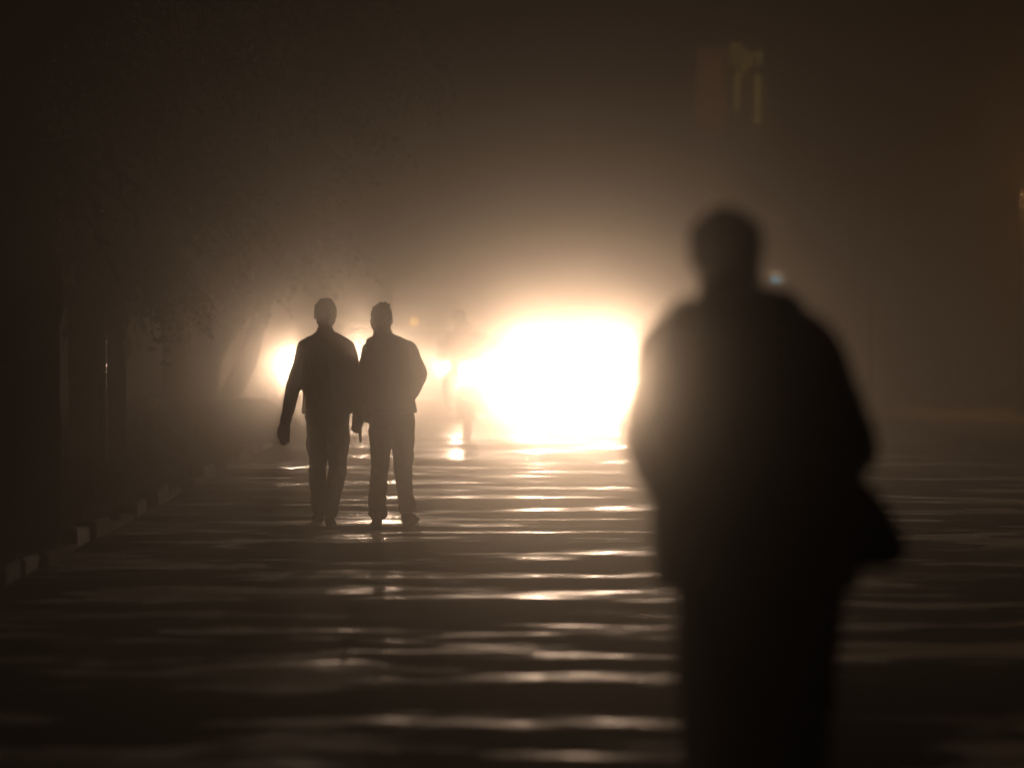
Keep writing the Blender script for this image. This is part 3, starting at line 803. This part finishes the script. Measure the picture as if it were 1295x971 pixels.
dm = 43.5
md = grid_obj('earth_mound', np.linspace(-1.3, 1.3, 44), np.linspace(-1.2, 1.2, 40),
   lambda x, y: np.maximum(0, .42*np.exp(-((x+.1)**2/.42 + y**2/.5)) + .25*np.exp(-((x-.5)**2/.2 + (y+.2)**2/.2)) + .05*value_noise(x+30, y, .25, 31)*np.exp(-(x*x+y*y)/1.2)) - .02, M['dirt'])
md.location = (gx(322, dm)-.3, dm, .2); tag(md, 'low heap of earth on the verge between the leaning tree and left walker', 'heap')

bd = 40.0
blk = empty('concrete_block', (gx(210, bd), bd, .22)); tag(blk, 'low square concrete block on the verge with a pale bag on it', 'block')
MB().box((-.265, -.25, 0), (.265, .25, .36), .02).build('body', M['concrete'], blk)
MB().box((-.285, -.27, .36), (.285, .27, .40), .01).build('cap', M['concrete'], blk)
lb = MB(); lb.ball((0, 0, .05), (.075, .06, .055)); lb.capsule((.05, 0, .07), (.1, 0, .11), .03, .012)
lb = remeshed(lb, 'plastic_bag', M['plastic_film'], None, .008, 1, (.02, 24, 24, 3)); lb.location = (gx(193, bd), bd-.02, .62); tag(lb, 'small pale crumpled bag lying on the low concrete block', 'bag')

pd_ = 32.6
pt = empty('steel_post', (gx(131, pd_), pd_, .25)); tag(pt, 'thin steel post with a bright gleam in front of the broad trunk', 'post')
MB().lathe_z((0, 0, 0), [(-.1, .03), (.80, .028), (.84, .028)]).build('dulled_lower', M['dull_steel'], pt)  # added dark, dull length that confines the gleam to the tube above
MB().lathe_z((0, 0, 0), [(.842, .026), (1.10, .026)]).build('polished_tube', M['steel'], pt)
MB().lathe_z((0, 0, 0), [(1.102, .03), (1.13, .03), (1.15, .02)]).build('cap', M['dull_steel'], pt)

ds = 38.0
rs_ = empty('round_sign', (gx(136, ds), ds, .22)); tag(rs_, 'round pale sign mostly hidden behind the broad trunk', 'sign')
MB().lathe_z((0, 0, 0), [(-.1, .03), (1.4, .03)]).build('post', M['dull_steel'], rs_)
M['sign_pale'] = translucent('sign_pale', (0.6, 0.4, 0.3), .1, 3, .4)
MB().lathe_y((0, -.04, gz(440, ds)-.22), [(0, .05), (0, .235), (.006, .24), (.012, .235), (.012, .05)], 36).build('disc', M['sign_pale'], rs_)

# cable loop hanging on the near trunk
cd = 25.1
pts = [(gx(x, cd), cd + dy, gz(y, cd)) for x, y, dy in ((20, 262, .02), (45, 285, .0), (66, 320, 0), (76, 365, 0), (74, 400, 0), (60, 435, 0), (35, 458, 0), (5, 462, -.02), (-25, 448, -.02), (-40, 400, 0), (-35, 330, .0), (-10, 280, .0), (20, 262, .04))]
cb = MB().tube([list(p) for p in smooth_path(pts, 6)], .022, 8).build('cable_loop', M['cable']); tag(cb, 'thick dark cable hanging in a loop on the leftmost trunk', 'cable')
rg_ = MB(); rg_.ball((0, 0, 0), (.055, .03, .07)); rg_.capsule((.02, 0, .05), (.05, 0, .12), .03, .015)  # added pale scrap: its light colour imitates a clump of lit leaves
rg_ = remeshed(rg_, 'lit_leaf_scrap', M['plastic_film'], None, .007, 1, (.02, 26, 26, 5)); rg_.location = (gx(87, 33.4), 33.4, gz(352, 33.4)); tag(rg_, 'pale scrap standing in for lit leaves at the top left of the broad trunk', 'scrap')

# weeds along the verge, uncountable
P = []; D = []; L = []
for k in range(900):
    y = random.uniform(17, 56); x = KL - .25 - abs(random.gauss(0, 1.0)); z = float(verge_h(np.array(x), np.array(y)))-.02
    for j in range(random.randint(4, 9)):
        P.append((x + random.gauss(0, .04), y + random.gauss(0, .04), z)); D.append((random.gauss(0, .35), random.gauss(0, .35), 1)); L.append(random.uniform(.1, .34))
wd_ = leaf_mesh('weeds', np.array(P), np.array(D), np.array(L), None)
wd_['kind'] = 'stuff'; wd_['label'] = 'low weeds and grass along the left verge'; wd_['category'] = 'weeds'

# stones on the road that catch the light
for i, (px, py, r, lab) in enumerate(((436, 812, .014, 'tiny pebble glinting on the dark road below the two walkers'), (317, 632, .02, 'small pebble near the left kerb beside the left walker'))):
    d = gd(py); rock('pebble', (gx(px, d), d, .012), (r*1.4, r, r*.7), M['wet_stone'], lab, 'pebble', i*3.1, 'pebbles on the road')

# --- right side: street lamp, thin post, buildings with signs
ld = 58.0; LX = gx(1290, ld)
lp = empty('street_lamp', (LX, ld, .11)); tag(lp, 'tall steel street lamp post at the right edge', 'street lamp')
MB().lathe_z((0, 0, 0), [(0, .11), (.03, .11), (.05, .075), (.4, .07)]).build('base', M['dull_steel'], lp)
MB().lathe_z((0, 0, 0), [(.4, .055), (2.0, .05), (3.3, .042)]).build('pole', M['steel'], lp)
MB().tube([(0, 0, 3.2), (.3, 0, 3.45), (1.95, 0, 3.5)], .028, 8).build('arm', M['dull_steel'], lp)
hd = MB().loft([oval(0, 0, 0, 1, 1, 2.4, 16)*0 + np.array([(x, .11*w_*math.cos(a), 3.5+.05*math.sin(a)*w_) for a in np.linspace(0, 2*math.pi, 16, endpoint=False)]) for x, w_ in ((1.87, .4), (1.95, .9), (2.15, 1.1), (2.45, .9), (2.53, .4))]).build('lamp_head', M['dull_steel'], lp)
M['sodium'] = emat('sodium', (1.0, 0.45, 0.1), 60)
MB().loft([np.array([(x, .08*w_*math.cos(a), 3.45+.035*math.sin(a)*w_) for a in np.linspace(0, 2*math.pi, 14, endpoint=False)]) for x, w_ in ((1.97, .5), (2.05, 1), (2.35, 1), (2.43, .5))]).build('lamp_lens', M['sodium'], hd)
ll = bpy.data.lights.new('sodium_lamp_light', 'POINT'); ll.energy = P_SODIUM; ll.color = (1.0, .50, .17); ll.shadow_soft_size = .08
sl = bpy.data.objects.new('sodium_lamp_light', ll); COL.objects.link(sl); sl.parent = lp; sl.location = (2.2, 0, 3.36)

rd_ = 59.0
rp = empty('marker_post', (gx(1101, rd_), rd_, .08)); tag(rp, 'thin road marker post with two bright glints, right of the near figure', 'post')
MB().lathe_z((0, 0, 0), [(-.05, .03), (1.62, .025), (1.66, .01)]).build('post', M['dull_steel'], rp)
for z in (gz(446, rd_)-.08, gz(415, rd_)-.08):
    MB().lathe_z((0, 0, z), [(-.04, .031), (.04, .031)]).build('band', M['chrome'], rp)
rock('glint_stone', (gx(1149, 70), 70, .17), (.06, .05, .07), M['paint_white'], 'small pale lump standing in for a glint on the right pavement beyond the marker post', 'stone', 4.4)  # added lump whose pale colour imitates a glint of light
rock('sand_heap', (gx(1300, 64), 64, .1), (.8, .6, .28), M['dirt'], 'low sand heap at the foot of the right edge street lamp', 'heap', 8.8)

def building(x0, x1, y0, y1, h, label, floors, seed):
    rs = random.Random(seed)
    r = empty('building', (x0, y0, .0)); tag(r, label, 'building', 'buildings along the right side')
    W_, D_ = x1-x0, y1-y0
    MB().box((0, 0, 0), (W_, D_, h)).build('wall', M['plaster'], r, smooth=False)
    MB().box((-.25, -.25, h), (W_+.2, D_+.2, h+.18)).build('roof_slab', M['concrete'], r, smooth=False)
    MB().box((-.1, -.1, h+.18), (W_, -.0, h+.7)).build('parapet', M['plaster'], r, smooth=False)
    fh = h/floors
    n = max(2, int(D_/3.2))
    for f in range(floors):
        for k in range(n):
            yc = (k+.5)*D_/n; z0 = f*fh+ (.12 if f == 0 else .9); z1 = f*fh + (2.5 if f == 0 else 2.3); hw = 1.15 if f == 0 else .6
            if f == 0:
                s = MB()
                for q in range(14): s.box((-.05, yc-hw, z0+q*(z1-z0)/14), (-.01, yc+hw, z0+(q+.86)*(z1-z0)/14))
                sh = s.build('shutter', M['shutter'], r, smooth=False)
                MB().box((-.07, yc-hw-.06, z0), (-.002, yc-hw-.004, z1+.1)).build('shutter_rail', M['dull_steel'], sh, smooth=False)
            else:
                wn = MB().box((-.07, yc-hw-.06, z0-.06), (-.002, yc-hw, z1+.06)).box((-.07, yc+hw, z0-.06), (-.002, yc+hw+.06, z1+.06)).box((-.07, yc-hw, z1), (-.002, yc+hw, z1+.06)).box((-.09, yc-hw, z0-.06), (-.002, yc+hw, z0)).build('window', M['wood'], r, smooth=False)
                for q in (-1, 0): MB().box((-.03, yc+q*hw+.02, z0+.002), (-.02, yc+(q+1)*hw-.02, z1-.002)).build('pane', M['black_plastic'], wn, smooth=False)
        # front face (towards the camera)
        for k in range(max(1, int(W_/3))):
            xc = (k+.5)*W_/max(1, int(W_/3)); z0 = f*fh+.9; z1 = z0+1.3
            wn = MB().box((xc-.66, -.07, z0-.06), (xc+.66, -.002, z0)).box((xc-.66, -.07, z1), (xc+.66, -.002, z1+.06)).box((xc-.66, -.07, z0), (xc-.6, -.002, z1)).box((xc+.6, -.07, z0), (xc+.66, -.002, z1)).build('window', M['wood'], r, smooth=False)
            for q in (-1, 0): MB().box((xc+q*.6+.02, -.03, z0+.002), (xc+(q+1)*.6-.02, -.02, z1-.002)).build('pane', M['black_plastic'], wn, smooth=False)
    MB().box((-1.3, .2, fh-.35), (-.002, D_-.2, fh-.25)).build('canopy', M['concrete'], r, smooth=False)
    return r
building(8.9, 17, 74, 96, 6.6, 'nearer two storey plastered building beyond the right pavement', 2, 1)
building(8.3, 18, 98, 122, 9.9, 'farther three storey plastered building behind the hanging signs', 3, 2)

def backlit(m, col, st):
    b = m.node_tree.nodes['Principled BSDF']; b.inputs['Emission Color'].default_value = col + (1,); b.inputs['Emission Strength'].default_value = st
backlit(M['sign_yellow_lit'], (.9, .6, .12), .9); backlit(M['sign_red_lit'], (.8, .25, .12), .4)
# vertical signs hung on the farther building
vd = 100.0
def px_box(x0, x1, y0, y1, dy0, dy1):
    return (gx(x0, vd), vd+dy0, gz(y1, vd)), (gx(x1, vd), vd+dy1, gz(y0, vd))
sg = empty('hanging_sign', (gx(900, vd), vd, gz(168, vd))); tag(sg, 'tall reddish brown banner sign high on the right, beside a yellow one', 'sign', 'banner signs high on the right')
o_ = Vector(sg.location)
def sub(lo, hi, org): return tuple(Vector(lo)-org), tuple(Vector(hi)-org)
MB().box(*sub(*px_box(881, 918, 62, 166, 0, .05), o_), .0).build('panel', M['sign_red_lit'], sg, smooth=False)
MB().box(*sub(*px_box(879, 881, 60, 168, -.02, .07), o_)).box(*sub(*px_box(918, 920, 60, 168, -.02, .07), o_)).box(*sub(*px_box(881, 918, 60, 62, -.02, .07), o_)).build('frame', M['sign_dark'], sg, smooth=False)
sg2 = empty('hanging_sign', (gx(943, vd), vd, gz(165, vd))); tag(sg2, 'tall sign of yellow vertical strokes high on the right, beside a reddish one', 'sign', 'banner signs high on the right')
o2 = Vector(sg2.location)
MB().box(*sub(*px_box(922, 966, 54, 162, .05, .1), o2)).build('panel', M['sign_dark'], sg2, smooth=False)
for x0, x1, y0, y1 in ((923, 926, 56, 82), (930, 934, 64, 84), (938, 943, 62, 88), (946, 952, 66, 84), (957, 963, 64, 82), (927, 936, 56, 62), (931, 937, 90, 100), (929, 935, 98, 140), (954, 962, 94, 158), (940, 946, 86, 92)):
    MB().box(*sub(*px_box(x0, x1, y0, y1, .0, .046), o2)).build('stroke', M['sign_yellow_lit'], sg2, smooth=False)
MB().box(*sub((gx(884, vd), vd+.12, gz(58, vd)), (8.28, vd+.2, gz(50, vd)), o2)).build('bracket', M['dull_steel'], sg2, smooth=False)
MB().box(*sub((gx(884, vd), vd+.12, gz(160, vd)), (8.28, vd+.2, gz(155, vd)), o2)).build('bracket', M['dull_steel'], sg2, smooth=False)

# little lit shop sign behind the shoulder of the near figure
zd = 88.0
sp = empty('shop_sign', (gx(982, zd), zd, gz(360, zd))); tag(sp, 'small lit blue shop sign beside the neck of the near figure', 'sign')
so = Vector(sp.location); Z = lambda x0, x1, y0, y1, a, b: sub((gx(x0, zd), zd+a, gz(y1, zd)), (gx(x1, zd), zd+b, gz(y0, zd)), so)
MB().box(*Z(970, 994, 346, 362, .04, .1)).build('board', M['sign_dark'], sp, smooth=False)
M['blue_lit'] = emat('blue_lit', (0.25, 0.62, 0.8), 6.0); M['warm_lit'] = emat('warm_lit', (1.0, 0.62, 0.35), 4.0); M['white_lit'] = emat('white_lit', (0.9, 0.95, 0.85), 8.0)
MB().box(*Z(975, 985, 351, 359, .0, .036)).build('blue_panel', M['blue_lit'], sp, smooth=False)
MB().box(*Z(972, 990, 344, 347, .0, .036)).build('strip_light', M['warm_lit'], sp, smooth=False)
MB().lathe_y(tuple(Vector((gx(988.5, zd), zd-.0, gz(354.5, zd))) - so), [(-.03, .005), (-.02, .025), (.0, .03), (.036, .02)]).build('bulb', M['white_lit'], sp)
MB().box(*sub((gx(985, zd), zd+.11, gz(352, zd)), (8.88, zd+.16, gz(349, zd)), so)).build('bracket', M['dull_steel'], sp, smooth=False)
for x, y, lab in ((987, 279, 'tiny warm bulb above the lit blue shop sign'), (896, 243, 'tiny warm bulb above the head of the near figure')):
    bb = empty('bulb', (gx(x, 97), 97, gz(y, 97))); tag(bb, lab, 'bulb', 'tiny bulbs on the overhead wire')
    MB().ball((0, 0, 0), (.035, .035, .05), 10, 8).build('globe', M['warm_lit'], bb)
    MB().lathe_z((0, 0, 0), [(.045, .02), (.10, .018)]).build('socket', M['black_plastic'], bb)
wr_ = MB().tube([list(p) for p in smooth_path([(gx(600, 97), 97, 5.6), (gx(896, 97), 97, gz(243, 97)+.1), (gx(987, 97), 97, gz(279, 97)+.1), (8.6, 97.6, 5.0)], 8)], .008, 5).build('overhead_wire', M['cable']); tag(wr_, 'thin overhead wire carrying two tiny bulbs', 'wire')
#== END SMALL ==
#== HAZE ==
hz = MB().box((-160, -18, -1.1), (160, 405, 13)).build('haze', bpy.data.materials.new('haze'), None, smooth=False)
hm = hz.data.materials[0]; hm.use_nodes = True
hn = hm.node_tree.nodes; hn.remove(hn['Principled BSDF'])
# fog droplets scatter mostly straight on, fine dust more widely: two even Principled Volumes added together
ad = hn.new('ShaderNodeAddShader')
for k, (dens, g_) in enumerate(((FOG_DENSITY, FOG_G), (DUST_DENSITY, DUST_G))):
    pv = hn.new('ShaderNodeVolumePrincipled')
    pv.inputs['Color'].default_value = (0.95, 0.89, 0.81, 1)
    pv.inputs['Density'].default_value = dens
    pv.inputs['Anisotropy'].default_value = g_
    hm.node_tree.links.new(pv.outputs[0], ad.inputs[k])
hm.node_tree.links.new(ad.outputs[0], hn['Material Output'].inputs['Volume'])
hm.cycles.volume_sampling = 'EQUIANGULAR'
hz['kind'] = 'stuff'; hz['label'] = 'pale dusty night fog filling the street'; hz['category'] = 'haze'
